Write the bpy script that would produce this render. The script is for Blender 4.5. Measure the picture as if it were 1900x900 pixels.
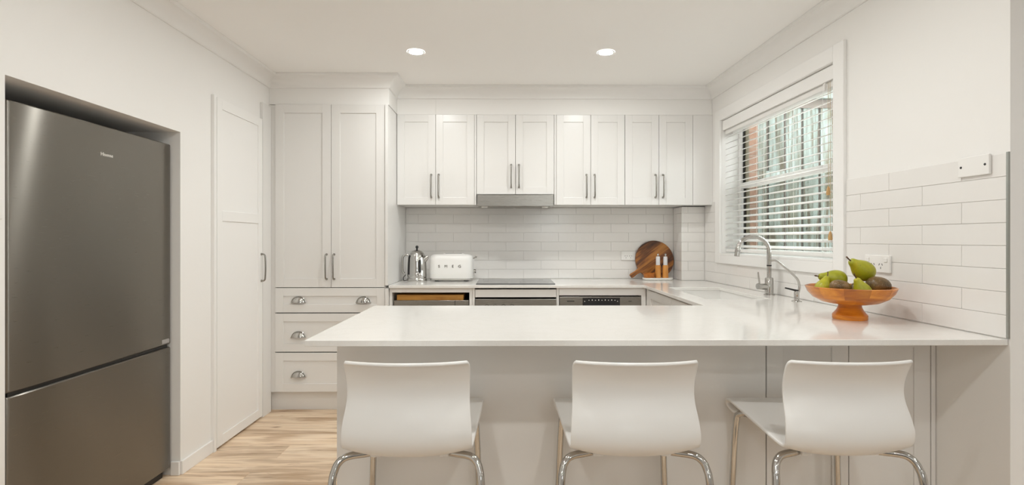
import bpy, bmesh, math, random
from mathutils import Matrix, Vector
random.seed(7)
for o in list(bpy.data.objects): bpy.data.objects.remove(o, do_unlink=True)
scene = bpy.context.scene
COL = scene.collection
PI = math.pi

# ------------------------------------------------------------------ camera
F_PX, CX, CZ = 980.0, 950.0, 1.23
cam_d = bpy.data.cameras.new('camera'); cam = bpy.data.objects.new('camera', cam_d); COL.objects.link(cam)
cam_d.sensor_width = 36.0; cam_d.lens = 36.0*F_PX/1900.0
cam_d.shift_y = -6.0/1900.0
cam_d.clip_start = 0.05
cam.location = (0, 0, CZ); cam.rotation_euler = (PI/2, 0, -0.008)
scene.camera = cam
# ------------------------------------------------------------------ world, exposure
SKY_STRENGTH = 6.5
LAMP = 385.0          # kitchen lamps
LAMP_LIVING = 335.0
w = bpy.data.worlds.new('sky'); scene.world = w; w.use_nodes = True
bg = w.node_tree.nodes['Background']; bg.inputs[0].default_value = (0.96, 0.98, 1.0, 1); bg.inputs[1].default_value = SKY_STRENGTH
vs = scene.view_settings
vs.view_transform = 'Standard'; vs.look = 'None'; vs.gamma = 1.0; vs.use_curve_mapping = False
vs.exposure = 0.19
scene.cycles.max_bounces = 14; scene.cycles.diffuse_bounces = 8; scene.cycles.glossy_bounces = 5

# ------------------------------------------------------------------ materials
MATS = {}
def nmat(name):
    m = bpy.data.materials.new(name); m.use_nodes = True
    nt = m.node_tree; b = nt.nodes['Principled BSDF']
    MATS[name] = m
    return m, nt, b
def setb(b, col=None, rough=.5, metal=0, spec=.5, coat=0):
    if col: b.inputs['Base Color'].default_value = (*col, 1)
    b.inputs['Roughness'].default_value = rough; b.inputs['Metallic'].default_value = metal
    b.inputs['Specular IOR Level'].default_value = spec
    if coat: b.inputs['Coat Weight'].default_value = coat; b.inputs['Coat Roughness'].default_value = .05
def texco(nt, scale=(1,1,1), rot=(0,0,0), kind='Object', rnd=False):
    t = nt.nodes.new('ShaderNodeTexCoord'); mp = nt.nodes.new('ShaderNodeMapping')
    mp.inputs['Scale'].default_value = scale; mp.inputs['Rotation'].default_value = rot
    nt.links.new(t.outputs[kind], mp.inputs['Vector'])
    if rnd:
        oi = nt.nodes.new('ShaderNodeObjectInfo'); mu = nt.nodes.new('ShaderNodeVectorMath'); mu.operation = 'MULTIPLY'
        mu.inputs[1].default_value = (37, 53, 71)
        cb = nt.nodes.new('ShaderNodeCombineXYZ')
        for k in range(3): nt.links.new(oi.outputs['Random'], cb.inputs[k])
        nt.links.new(cb.outputs[0], mu.inputs[0]); nt.links.new(mu.outputs[0], mp.inputs['Location'])
    return mp.outputs['Vector']
def noise(nt, vec, scale, detail=4, rough=.5, dist=0):
    n = nt.nodes.new('ShaderNodeTexNoise'); n.inputs['Scale'].default_value = scale
    n.inputs['Detail'].default_value = detail; n.inputs['Roughness'].default_value = rough; n.inputs['Distortion'].default_value = dist
    nt.links.new(vec, n.inputs['Vector']); return n.outputs['Fac']
def ramp(nt, fac, stops):
    r = nt.nodes.new('ShaderNodeValToRGB'); e = r.color_ramp.elements
    while len(e) < len(stops): e.new(.5)
    for k, (p, c) in enumerate(stops): e[k].position = p; e[k].color = (*c, 1)
    nt.links.new(fac, r.inputs[0]); return r.outputs[0]
def bump(nt, b, h, strength=.2, dist=.01):
    n = nt.nodes.new('ShaderNodeBump'); n.inputs['Strength'].default_value = strength; n.inputs['Distance'].default_value = dist
    nt.links.new(h, n.inputs['Height']); nt.links.new(n.outputs[0], b.inputs['Normal'])
def mixc(nt, fac, a, c, typ='MIX'):
    m = nt.nodes.new('ShaderNodeMix'); m.data_type = 'RGBA'; m.blend_type = typ
    for s, v in ((0, fac), (6, a), (7, c)):
        if isinstance(v, (int, float)): m.inputs[s].default_value = v
        elif isinstance(v, tuple): m.inputs[s].default_value = (*v, 1)
        else: nt.links.new(v, m.inputs[s])
    return m.outputs[2]
def simple(name, col, rough=.5, metal=0, spec=.5, coat=0):
    m, nt, b = nmat(name); setb(b, col, rough, metal, spec, coat); return m

def paint(name, col, rough, bs=90, st=.04):
    m, nt, b = nmat(name); setb(b, col, rough)
    bump(nt, b, noise(nt, texco(nt), bs, 3), st, .004)
paint('wall_paint', (.85, .84, .822), .75)
paint('ceiling_paint', (.93, .922, .908), .9)
paint('trim_paint', (.86, .852, .838), .45, 60, .03)
paint('cabinet_white', (.775, .765, .748), .3, 30, .012)
paint('stool_plastic', (.82, .81, .79), .28, 120, .02)
simple('white_plastic', (.84, .83, .81), .35)
simple('tray_white', (.85, .84, .81), .3)
simple('carcass_dark', (.05, .045, .04), .7)
simple('black_plastic', (.012, .012, .012), .35)
simple('black_glass', (.02, .02, .022), .12, 0, .5)
simple('shadow_gap', (.10, .09, .085), .8)
simple('chrome', (.55, .54, .52), .1, 1)
simple('nickel', (.34, .325, .30), .2, 1)
simple('alu_trim', (.42, .44, .42), .35, 1)
simple('print_white', (.9, .88, .84), .5)
simple('print_dark', (.03, .03, .03), .5)
simple('sticker_grey', (.35, .33, .32), .5)
simple('weatherboard_brown', (.085, .065, .045), .8)
simple('stile_olive', (.10, .085, .05), .6)
simple('cord_tan', (.55, .42, .25), .8)
simple('tassel_wood', (.55, .33, .13), .5)
simple('stem_brown', (.10, .055, .03), .7)
simple('sink_white', (.83, .82, .80), .2)
simple('eave_dark', (.10, .08, .065), .8)
simple('ground_soil', (.30, .27, .23), .9)
simple('salt_clear', (.72, .72, .74), .15)
simple('slat_white', (.82, .81, .79), .4)
# tile: glossy, slightly wavy
m, nt, b = nmat('tile_glaze'); setb(b, (.80, .785, .765), .16)
v = texco(nt, (1, 1, 1), rnd=True)
nt.links.new(mixc(nt, noise(nt, texco(nt, (1, 1, .2), rnd=True), 1.3, 2), (.79, .772, .75), (.815, .80, .78)), b.inputs['Base Color'])
bump(nt, b, noise(nt, v, 14, 2), .13, .01)
simple('grout', (.80, .785, .765), .7)
# quartz
m, nt, b = nmat('quartz'); setb(b, (.84, .825, .80), .09)
v = texco(nt)
sp = ramp(nt, noise(nt, v, 260, 2, .6), [(.30, (.73, .715, .685)), (.40, (.80, .785, .757))])
vn = ramp(nt, noise(nt, v, 3.0, 8, .7, 1.2), [(.47, (1, 1, 1)), (.50, (.975, .972, .968)), (.53, (1, 1, 1))])
nt.links.new(mixc(nt, 1.0, sp, vn, 'MULTIPLY'), b.inputs['Base Color'])
# steels
def steel(name, col, rough, sc, st, aniso=0):
    m, nt, b = nmat(name); setb(b, col, rough, 1)
    n = noise(nt, texco(nt, sc), 60, 2)
    r = nt.nodes.new('ShaderNodeMapRange'); r.inputs[3].default_value = rough*.9; r.inputs[4].default_value = rough*1.12
    nt.links.new(n, r.inputs[0]); nt.links.new(r.outputs[0], b.inputs['Roughness'])
    if st > .001: bump(nt, b, n, st, .002)
    if aniso:
        b.inputs['Anisotropic'].default_value = aniso
        t = nt.nodes.new('ShaderNodeTangent'); t.direction_type = 'RADIAL'; t.axis = 'Z'
        nt.links.new(t.outputs[0], b.inputs['Tangent']); b.inputs['Anisotropic Rotation'].default_value = .25
steel('fridge_steel', (.25, .235, .21), .285, (.3, .3, 9), .0004, 1.0)
steel('stainless', (.33, .315, .29), .27, (.3, 1, 40), .006)
# woods
def wood(name, stops, scale, nscale=3.0, rough=.4, dist=.6, rnd=True, hue=None, coat=0):
    m, nt, b = nmat(name); setb(b, None, rough, 0, .5, coat)
    v = texco(nt, scale, rnd=rnd)
    c = ramp(nt, noise(nt, v, nscale, 8, .62, dist), stops)
    if hue:
        oi = nt.nodes.new('ShaderNodeObjectInfo')
        c = mixc(nt, 1.0, c, ramp(nt, oi.outputs['Random'], hue), 'MULTIPLY')
    nt.links.new(c, b.inputs['Base Color'])
    bump(nt, b, noise(nt, v, nscale*4, 5), .08, .003)
wood('oak_floor', [(.27, (.40, .265, .165)), (.38, (.68, .505, .345)), (.52, (.86, .685, .505)), (.75, (.93, .79, .625))],
     (.8, 11, 1), 2.4, .42, .9, True, [(0, (.86, .85, .84)), (.5, (1, 1, 1)), (1, (1.08, 1.06, 1.04))])
nt = MATS['oak_floor'].node_tree; b = nt.nodes['Principled BSDF']; src = b.inputs['Base Color'].links[0].from_socket
pt = ramp(nt, noise(nt, texco(nt, (1.1, 6, 1), rnd=True), 1.7, 3, .5, .4), [(.34, (.66, .58, .50)), (.50, (1, 1, 1)), (.7, (1.06, 1.05, 1.03))])
kn = ramp(nt, noise(nt, texco(nt, (2.2, 9, 1), rnd=True), 2.3, 2, .4, .8), [(.24, (.42, .33, .26)), (.33, (1, 1, 1))])
nt.links.new(mixc(nt, 1.0, mixc(nt, 1.0, src, pt, 'MULTIPLY'), kn, 'MULTIPLY'), b.inputs['Base Color'])
wood('bowl_wood', [(.3, (.34, .085, .006)), (.5, (.62, .205, .013)), (.7, (.80, .34, .035))], (3, 3, 14), 2.2, .28, .7, True,
     [(0, (.62, .52, .42)), (.35, (.92, .88, .8)), (1, (1.1, 1.06, 1.0))], .3)
wood('board_wood', [(.36, (.045, .014, .004)), (.46, (.16, .05, .009)), (.55, (.36, .135, .022)), (.72, (.50, .22, .045))], (.9, 5, 13), 1.5, .35, .9, False)
wood('plank_wood', [(.3, (.33, .14, .02)), (.7, (.62, .33, .07))], (1, 8, 8), 3, .5)
wood('grinder_wood', [(.3, (.55, .22, .04)), (.7, (.78, .38, .10))], (6, 6, 1.5), 5, .35)
wood('fence_wood', [(.30, (.02, .013, .008)), (.39, (.085, .07, .045)), (.47, (.135, .155, .14)), (.62, (.20, .235, .222)), (.80, (.12, .10, .065))],
     (20, 20, .8), 2.0, .85, .25, True, [(0, (.8, .82, .8)), (1, (1.1, 1.1, 1.1))])
wood('brick_clay', [(.3, (.105, .053, .032)), (.7, (.155, .088, .056))], (4, 4, 4), 4, .9, 0, True, [(0, (.8, .78, .76)), (1, (1.15, 1.12, 1.1))])
nt = MATS['fence_wood'].node_tree; b = nt.nodes['Principled BSDF']; src = b.inputs['Base Color'].links[0].from_socket
st_ = ramp(nt, noise(nt, texco(nt, (4, 4, .9), rnd=True), 1.6, 3, .5, .5), [(.36, (.50, .40, .28)), (.52, (1, 1, 1)), (.7, (1.15, 1.15, 1.15))])
kn = ramp(nt, noise(nt, texco(nt, (16, 16, 11), rnd=True), 1.5, 1, .4, .3), [(.20, (.08, .06, .05)), (.225, (1, 1, 1))])
nt.links.new(mixc(nt, 1.0, mixc(nt, 1.0, src, st_, 'MULTIPLY'), kn, 'MULTIPLY'), b.inputs['Base Color'])
simple('mortar', (.17, .145, .12), .9)
# fruit
m, nt, b = nmat('pear_skin'); setb(b, None, .38)
v = texco(nt, rnd=True)
c = ramp(nt, noise(nt, v, 14, 3), [(.3, (.25, .27, .006)), (.55, (.40, .39, .012)), (.8, (.58, .48, .03))])
c = mixc(nt, ramp(nt, noise(nt, v, 260, 1), [(.60, (0, 0, 0)), (.68, (.5, .5, .5))]), c, (.22, .22, .03))
nt.links.new(c, b.inputs['Base Color'])
m, nt, b = nmat('avocado_skin'); setb(b, None, .33)
v = texco(nt, rnd=True)
c = ramp(nt, noise(nt, v, 22, 4), [(.3, (.05, .032, .010)), (.55, (.15, .085, .026)), (.8, (.27, .15, .05))])
c = mixc(nt, ramp(nt, noise(nt, v, 330, 1), [(.63, (0, 0, 0)), (.70, (.7, .7, .7))]), c, (.34, .27, .14))
nt.links.new(c, b.inputs['Base Color']); bump(nt, b, noise(nt, v, 240, 2), .25, .002)
# glass: clear pane with a weak mirror reflection
def pane_mat(name, tint, gl):
    m = bpy.data.materials.new(name); m.use_nodes = True; nt = m.node_tree; nt.nodes.clear(); MATS[name] = m
    o = nt.nodes.new('ShaderNodeOutputMaterial'); t = nt.nodes.new('ShaderNodeBsdfTransparent'); g = nt.nodes.new('ShaderNodeBsdfGlossy')
    t.inputs[0].default_value = (*tint, 1); g.inputs['Roughness'].default_value = .02
    mx = nt.nodes.new('ShaderNodeMixShader'); mx.inputs[0].default_value = gl
    nt.links.new(t.outputs[0], mx.inputs[1]); nt.links.new(g.outputs[0], mx.inputs[2]); nt.links.new(mx.outputs[0], o.inputs[0])
pane_mat('window_glass', (.96, .98, .97), .05)
pane_mat('fly_screen', (.82, .83, .82), .0)
for nm_, st_ in (('lamp_glow', LAMP), ('lamp_glow_living', LAMP_LIVING)):
    m, nt, b = nmat(nm_); setb(b, (1, 1, 1), .5)
    b.inputs['Emission Color'].default_value = (.975, .985, .96, 1); b.inputs['Emission Strength'].default_value = st_
# ------------------------------------------------------------------ helpers
I4 = Matrix.Identity(4)
WORLD = {}
def T(x, y, z): return Matrix.Translation((x, y, z))
def RZ(a): return Matrix.Rotation(a, 4, 'Z')
def RX(a): return Matrix.Rotation(a, 4, 'X')
def RY(a): return Matrix.Rotation(a, 4, 'Y')
def tag(o, label=None, cat=None, group=None, kind=None):
    for k, v in (('label', label), ('category', cat), ('group', group), ('kind', kind)):
        if v: o[k] = v
    return o
def thing(name, label, cat, loc=(0, 0, 0), rz=0, group=None):
    o = bpy.data.objects.new(name, None); COL.objects.link(o); o.empty_display_size = .05
    o.location = loc; o.rotation_euler = (0, 0, rz); WORLD[o.name] = T(*loc) @ RZ(rz)
    return tag(o, label, cat, group)
class MB:
    """collects shapes; coordinates go through self.M into world space"""
    def __init__(s, M=I4): s.v = []; s.f = []; s.M = M
    def add(s, vs, fs, M=None):
        n = len(s.v); A = s.M @ M if M is not None else s.M
        s.v += [A @ Vector(p) for p in vs]
        s.f += [tuple(i+n for i in f) for f in fs]; return s
    def box(s, x0, x1, y0, y1, z0, z1, M=None):
        if x0 > x1: x0, x1 = x1, x0
        if y0 > y1: y0, y1 = y1, y0
        if z0 > z1: z0, z1 = z1, z0
        return s.add([(x0,y0,z0),(x1,y0,z0),(x1,y1,z0),(x0,y1,z0),(x0,y0,z1),(x1,y0,z1),(x1,y1,z1),(x0,y1,z1)],
              [(0,3,2,1),(4,5,6,7),(0,1,5,4),(1,2,6,5),(2,3,7,6),(3,0,4,7)], M)
    def lathe(s, prof, seg=24, M=None, a0=0, a1=2*PI, close=False):
        full = abs(a1-a0-2*PI) < 1e-6; n = seg if full else seg+1
        vs = []; fs = []
        for (r, z) in prof:
            for k in range(n):
                a = a0+(a1-a0)*k/seg; vs.append((r*math.cos(a), r*math.sin(a), z))
        P = len(prof)
        for i in range(P-1):
            for k in range(seg):
                k2 = (k+1) % n
                fs.append((i*n+k, i*n+k2, (i+1)*n+k2, (i+1)*n+k))
        if close and not full:
            fs.append(tuple(i*n for i in range(P))); fs.append(tuple(i*n+n-1 for i in reversed(range(P))))
        return s.add(vs, fs, M)
    def tube(s, pts, r, seg=12, caps=True, M=None):
        pts = [Vector(p) for p in pts]; n = len(pts); rr = r if isinstance(r, (list, tuple)) else [r]*n
        vs = []; fs = []; up = None
        for i, p in enumerate(pts):
            d = (pts[min(i+1, n-1)]-pts[max(i-1, 0)]).normalized()
            if up is None: up = Vector((0, 0, 1)) if abs(d.z) < .9 else Vector((1, 0, 0))
            x = d.cross(up).normalized(); y = x.cross(d).normalized(); up = y
            for k in range(seg):
                a = 2*PI*k/seg; vs.append(tuple(p+x*(rr[i]*math.cos(a))+y*(rr[i]*math.sin(a))))
        for i in range(n-1):
            for k in range(seg):
                k2 = (k+1) % seg; fs.append((i*seg+k, i*seg+k2, (i+1)*seg+k2, (i+1)*seg+k))
        if caps: fs.append(tuple(reversed(range(seg)))); fs.append(tuple((n-1)*seg+k for k in range(seg)))
        return s.add(vs, fs, M)
    def grid(s, pts, M=None, wrap=False):
        R = len(pts); C = len(pts[0]); fs = []
        for i in range(R-1):
            for j in range(C if wrap else C-1):
                j2 = (j+1) % C; fs.append((i*C+j, i*C+j2, (i+1)*C+j2, (i+1)*C+j))
        return s.add([p for row in pts for p in row], fs, M)
    def prism(s, poly, d0, d1, M=None):
        """poly in (x,z), extruded along y from d0 to d1"""
        n = len(poly); vs = [(x, d0, z) for x, z in poly]+[(x, d1, z) for x, z in poly]
        fs = [tuple(range(n)), tuple(reversed(range(n, 2*n)))]
        fs += [(i, i+n, (i+1) % n+n, (i+1) % n) for i in range(n)]
        return s.add(vs, fs, M)
    def build(s, name, mat, parent=None, smooth=None, bevel=0, solid=0, seg=2):
        Wi = WORLD[parent.name].inverted() if parent is not None else I4
        me = bpy.data.meshes.new(name); me.from_pydata([tuple(Wi @ p) for p in s.v], [], s.f)
        bm = bmesh.new(); bm.from_mesh(me); bmesh.ops.recalc_face_normals(bm, faces=bm.faces); bm.to_mesh(me); bm.free()
        me.materials.append(MATS[mat])
        if smooth:
            for p in me.polygons: p.use_smooth = True
            me.set_sharp_from_angle(angle=math.radians(smooth))
        o = bpy.data.objects.new(name, me); COL.objects.link(o)
        WORLD[o.name] = WORLD[parent.name].copy() if parent is not None else I4.copy()
        if parent is not None: o.parent = parent
        if solid:
            m = o.modifiers.new('thickness', 'SOLIDIFY'); m.thickness = solid; m.offset = 0
        if bevel:
            m = o.modifiers.new('edge', 'BEVEL'); m.width = bevel; m.segments = seg; m.limit_method = 'ANGLE'; m.angle_limit = math.radians(50)
        return o
def recentre(o, loc):
    """give a single-mesh top-level thing an origin at its base"""
    o.data.transform(T(*[-c for c in loc])); o.location = loc; WORLD[o.name] = T(*loc); return o
def struct(name, mb, mat, label, cat, **kw):
    return tag(mb.build(name, mat, None, **kw), label, cat, None, 'structure')
def copy_tree(o, parent=None):
    c = o.copy(); COL.objects.link(c); c.parent = parent
    for ch in list(o.children): copy_tree(ch, c)
    return c
def text_mesh(body, size, depth, name, mat, M, parent, sx=1):
    cu = bpy.data.curves.new(name, 'FONT'); cu.body = body; cu.size = size; cu.extrude = depth
    cu.align_x = 'CENTER'; cu.align_y = 'CENTER'; cu.resolution_u = 3
    t = bpy.data.objects.new(name, cu); COL.objects.link(t)
    bpy.context.view_layer.update()
    me = bpy.data.meshes.new_from_object(t.evaluated_get(bpy.context.evaluated_depsgraph_get()))
    bpy.data.objects.remove(t, do_unlink=True)
    me.transform(Matrix.Diagonal((sx, 1, 1, 1))); me.transform(WORLD[parent.name].inverted() @ M)
    me.materials.clear(); me.materials.append(MATS[mat]); me.name = name
    o = bpy.data.objects.new(name, me); COL.objects.link(o); o.parent = parent; WORLD[o.name] = WORLD[parent.name].copy()
    return o
def smoothpath(pts, k=6):
    """Catmull-Rom through points"""
    P = [Vector(p) for p in pts]; P = [P[0]*2-P[1]]+P+[P[-1]*2-P[-2]]; out = []
    for i in range(1, len(P)-2):
        a, b_, c, d = P[i-1:i+3]
        for j in range(k):
            t = j/k
            out.append(.5*((2*b_)+(c-a)*t+(2*a-5*b_+4*c-d)*t*t+(3*b_-a-3*c+d)*t**3))
    out.append(P[-2]); return out
# facing frames: spec space is "front faces -Y, x to the right"
def shaker(mb, x0, x1, z0, z1, yf, t=.02, st=.06, rec=.007, M=None, rails=()):
    yb = yf+t
    mb.box(x0, x0+st, yf, yb, z0, z1, M); mb.box(x1-st, x1, yf, yb, z0, z1, M)
    mb.box(x0+st, x1-st, yf, yb, z0, z0+st, M); mb.box(x0+st, x1-st, yf, yb, z1-st, z1, M)
    for (ra, rb) in rails: mb.box(x0+st, x1-st, yf, yb, ra, rb, M)
    mb.box(x0+st-.001, x1-st+.001, yf+rec, yb-.001, z0+st-.001, z1-st+.001, M)
def bow_handle(x, z0, z1, yf, parent, M=I4, r=.0055, proud=.03, lab=None):
    mb = MB(M); zm = (z0+z1)/2
    pts = [(x, yf, z0), (x, yf-.014, z0), (x, yf-.023, z0+.006), (x, yf-proud*.92, z0+.022), (x, yf-proud, zm),
           (x, yf-proud*.92, z1-.022), (x, yf-.023, z1-.006), (x, yf-.014, z1), (x, yf, z1)]
    mb.tube(smoothpath(pts, 4), r, 10)
    for z in (z0, z1):
        mb.lathe([(.0, 0), (.0085, 0), (.0085, .004), (.006, .009), (.0, .010)], 12, T(x, yf, z) @ RX(PI/2))
    o = mb.build('handle', 'nickel', parent, smooth=50)
    o['label'] = 'polished metal bow handle'; return o
def cup_pull(x, z, yf, parent):
    mb = MB(); a, b_, c = .046, .026, .040; rows = []
    for i in range(8):
        ph = PI/2*i/7*.999
        rows.append([(x+a*math.cos(th)*math.cos(ph), yf-b_*math.sin(th)*math.cos(ph)-.001, z-.02+c*math.sin(ph)) for th in [PI*k/16 for k in range(17)]])
    mb.grid(rows)
    rim = [(x+(a+.003)*math.cos(PI*k/16), yf-.003, z-.02+(c+.003)*math.sin(PI*k/16)) for k in range(17)]
    mb.tube(rim, .003, 6)
    for sx in (-1, 1): mb.lathe([(0, -.006), (.006, -.005), (.007, 0), (.006, .005), (0, .006)], 10, T(x+sx*(a+.003), yf-.005, z-.02))
    o = mb.build('cup_pull', 'chrome', parent, smooth=60); o['label'] = 'polished metal cup pull'; return o

# ------------------------------------------------------------------ setting
XL, YB, ZC = -1.71, 4.43, 2.40
SK = .0281
def wallx(y): return 1.6985-SK*y
MR = T(1.6985, 0, 0) @ RZ(SK)          # right-wall frame: local y runs along the wall, local x points out of the room
Y_END = 1.722
LX1, LY0 = 4.6, -4.2

# floor
fl = struct('floor', MB().box(-2.6, LX1+.1, LY0-.1, Y_END+.12, -.12, -.013).box(-2.6, 1.80, Y_END+.12, YB+.12, -.12, -.013), 'shadow_gap', 'light oak plank floor', 'floor')
PW, PL = .18, 1.52
pc = {}
def plank_mesh(L):
    k = round(L, 3)
    if k not in pc:
        c = .0012; W = PW; t = .013
        lo = [(0,0,-t),(L,0,-t),(L,W,-t),(0,W,-t)]; mi = [(0,0,-c),(L,0,-c),(L,W,-c),(0,W,-c)]; tp = [(c,c,0),(L-c,c,0),(L-c,W-c,0),(c,W-c,0)]
        fs = [(8,9,10,11)]
        for a in (0, 4): fs += [(a+i, a+(i+1) % 4, a+4+(i+1) % 4, a+4+i) for i in range(4)]
        me = bpy.data.meshes.new('plank'); me.from_pydata(lo+mi+tp, [], fs); me.materials.append(MATS['oak_floor']); pc[k] = me
    return pc[k]
r0 = 2.98-PW*40
for i in range(49):
    y = r0+i*PW
    if y+PW > YB+.02: break
    if y < LY0-.02: continue
    xe = 1.60 if y > Y_END-.02 else LX1
    x = -2.5-random.choice((0, .38, .76, 1.14)) if i != 40 else -1.30-PL*1
    while x < xe:
        a = max(x, -2.5); e = min(x+PL, xe)
        if e-a > .02:
            o = bpy.data.objects.new('plank', plank_mesh(e-a)); COL.objects.link(o); o.parent = fl; o.location = (a, y, 0)
        x += PL
# ceiling
struct('ceiling', MB().box(-1.84, LX1+.1, LY0-.1, Y_END+.12, ZC, ZC+.1).box(-1.84, 1.80, Y_END+.12, YB+.12, ZC, ZC+.1), 'ceiling_paint', 'flat white plaster ceiling', 'ceiling')
# left wall with fridge recess
A0, A1, AZ = 1.81, 2.772, 1.79
D0, D1, DZ = 3.082, 3.655, 2.062
b_ = MB()
XO = XL-.12
b_.box(XO, XL, LY0, A0, 0, ZC).box(XO, XL, A0, A1, AZ, ZC).box(XO, XL, A1, D0, 0, ZC).box(XO, XL, D0, D1, DZ, ZC).box(XO, XL, D1, YB+.1, 0, ZC)
b_.box(-2.56, -2.50, A0-.06, A1+.06, 0, AZ+.06)
b_.box(-2.50, XO, A0-.06, A0, 0, AZ+.06).box(-2.50, XO, A1, A1+.06, 0, AZ+.06).box(-2.50, XO, A0, A1, AZ, AZ+.06)
b_.box(XO-.05, XO, D0, D1, 0, DZ)
struct('wall_left', b_, 'wall_paint', 'white wall on the left with a recess for the fridge', 'wall')
b_ = MB().box(XL, XL+.012, A1, 3.058, 0, .072).box(XL-.045, XL, A1-.012, A1, 0, .072)
struct('baseboard_left', b_, 'trim_paint', 'low white skirting board between fridge recess and white door', 'baseboard', bevel=.003)
struct('baseboard_left_front', MB().box(XL, XL+.012, LY0, A0, 0, .072), 'trim_paint', 'low white skirting board on the left wall before the fridge', 'baseboard', bevel=.003)
struct('wall_back', MB().box(-1.83, 1.75, YB, YB+.12, 0, ZC), 'grout', 'back kitchen wall with white subway tile splashback', 'wall')
NX, NY = 1.395, 4.22
wb = bpy.data.objects['wall_back']
pts = [(NX, NY), (wallx(NY)-.001, NY), (wallx(YB)-.001, YB-.001), (NX, YB-.001)]
b_ = MB(); b_.add([(x, y, 0) for x, y in pts]+[(x, y, 1.490) for x, y in pts], [(0,3,2,1),(4,5,6,7),(0,1,5,4),(1,2,6,5),(2,3,7,6),(3,0,4,7)])
struct('wall_nib', b_, 'grout', 'tiled boxed-out nib in the corner beside the round board', 'wall')
b_ = MB().box(XL+.001, -.854, 3.80, YB-.001, 2.196, ZC-.001)
struct('wall_bulkhead_left', b_, 'wall_paint', 'white bulkhead above the tall pantry cupboard', 'bulkhead')
def quadbox(b, x0, y0, y1, z0, z1):
    p = [(x0, y0), (wallx(y0)-.001, y0), (wallx(y1)-.001, y1), (x0, y1)]
    return b.add([(x, y, z0) for x, y in p]+[(x, y, z1) for x, y in p], [(0,3,2,1),(4,5,6,7),(0,1,5,4),(1,2,6,5),(2,3,7,6),(3,0,4,7)])
bh = struct('wall_bulkhead_back', quadbox(MB(), -.853, 4.084, YB-.001, 2.192, ZC-.001), 'wall_paint', 'white bulkhead above the wall cabinets', 'bulkhead')
MB().box(-.853, -.5565, 4.079, 4.084, 2.192, ZC-.02).build('panel', 'wall_paint', bh)
quadbox(MB(), -.5545, 4.079, 4.084, 2.192, ZC-.02).build('panel', 'wall_paint', bh)
# right wall with window opening
W0, W1, WZ0, WZ1 = 2.603, 3.91, 1.115, 2.11
WT = .17
b_ = MB(MR).box(0, WT, Y_END, W0, 0, ZC).box(0, WT, W1, YB+.1, 0, ZC).box(0, WT, W0, W1, 0, WZ0).box(0, WT, W0, W1, WZ1, ZC)
wr = struct('wall_right', b_, 'wall_paint', 'right wall with the kitchen window and white subway tiles', 'wall')
xe = wallx(Y_END)
struct('wall_return', MB().box(xe+.1705, LX1+.1, Y_END, Y_END+.12, 0, ZC), 'wall_paint', 'white wall end beside the right edge of the peninsula', 'wall')
b_ = MB().box(-1.84, .65, LY0-.1, LY0, 0, ZC).box(1.55, LX1+.1, LY0-.1, LY0, 0, ZC).box(.65, 1.55, LY0-.1, LY0, 2.15, ZC).box(.65, 1.55, LY0-.1, LY0, 0, 1.2)
struct('wall_rear', b_, 'wall_paint', 'rear wall of the living area behind the viewer', 'wall')
struct('wall_living', MB().box(LX1, LX1+.1, LY0, Y_END, 0, ZC), 'wall_paint', 'far right wall of the living area out of frame', 'wall')
# small window added behind the viewer, sized for daylight fill
t = thing('window_added', 'added unseen window in the rear wall, sized for daylight fill', 'window', (1.1, LY0-.05, 1.2)); t['kind'] = 'structure'
for k in range(1):
    x0 = .65; b_ = MB()
    b_.box(x0, x0+.06, LY0-.08, LY0-.03, 1.2, 2.15).box(x0+.84, x0+.9, LY0-.08, LY0-.03, 1.2, 2.15).box(x0+.06, x0+.84, LY0-.08, LY0-.03, 1.2, 1.26).box(x0+.06, x0+.84, LY0-.08, LY0-.03, 2.08, 2.15)
    b_.build('sash_frame', 'trim_paint', t)
    MB().box(x0+.06, x0+.84, LY0-.057, LY0-.053, 1.26, 2.08).build('pane', 'window_glass', t)
# cornice runs: concave cove profile (projection, drop)
prof = [(0, -.088), (.006, -.088), (.010, -.083)]+[(.078+.067*math.cos(a), -.085+.067*math.sin(a)) for a in [PI-PI/2*k/8 for k in range(9)]]+[(.080, -.012), (.083, -.006), (.083, -.0005)]
path = [(XL, LY0), (XL, 3.80), (-.854, 3.80), (-.854, 4.079), (wallx(4.079), 4.079), (xe, Y_END), (LX1, Y_END), (LX1, LY0)]
nrm = []
for i in range(len(path)-1):
    d = Vector((path[i+1][0]-path[i][0], path[i+1][1]-path[i][1])).normalized(); nrm.append(Vector((d.y, -d.x)))
def mitre(i, p):
    P = Vector(path[i])
    if i == 0: return P+nrm[0]*p
    if i == len(path)-1: return P+nrm[-1]*p
    a, c = nrm[i-1], nrm[i]
    return P+(a+c)*(p/(1+a.dot(c)))
CORN = ['left wall', 'pantry bulkhead', 'short return beside the pantry', 'wall cabinet bulkhead', 'window wall', 'wall end at far right', 'living area wall']
for i in range(len(path)-1):
    rows = []
    for j in (i, i+1):
        row = []
        for (p, d) in prof:
            q = mitre(j, p+.0005); row.append((q.x, q.y, ZC+d))
        rows.append(row)
    struct('trim_%d' % (i+1), MB().grid(rows), 'trim_paint', 'white cove cornice along the '+CORN[i], 'cornice', smooth=40)

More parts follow.
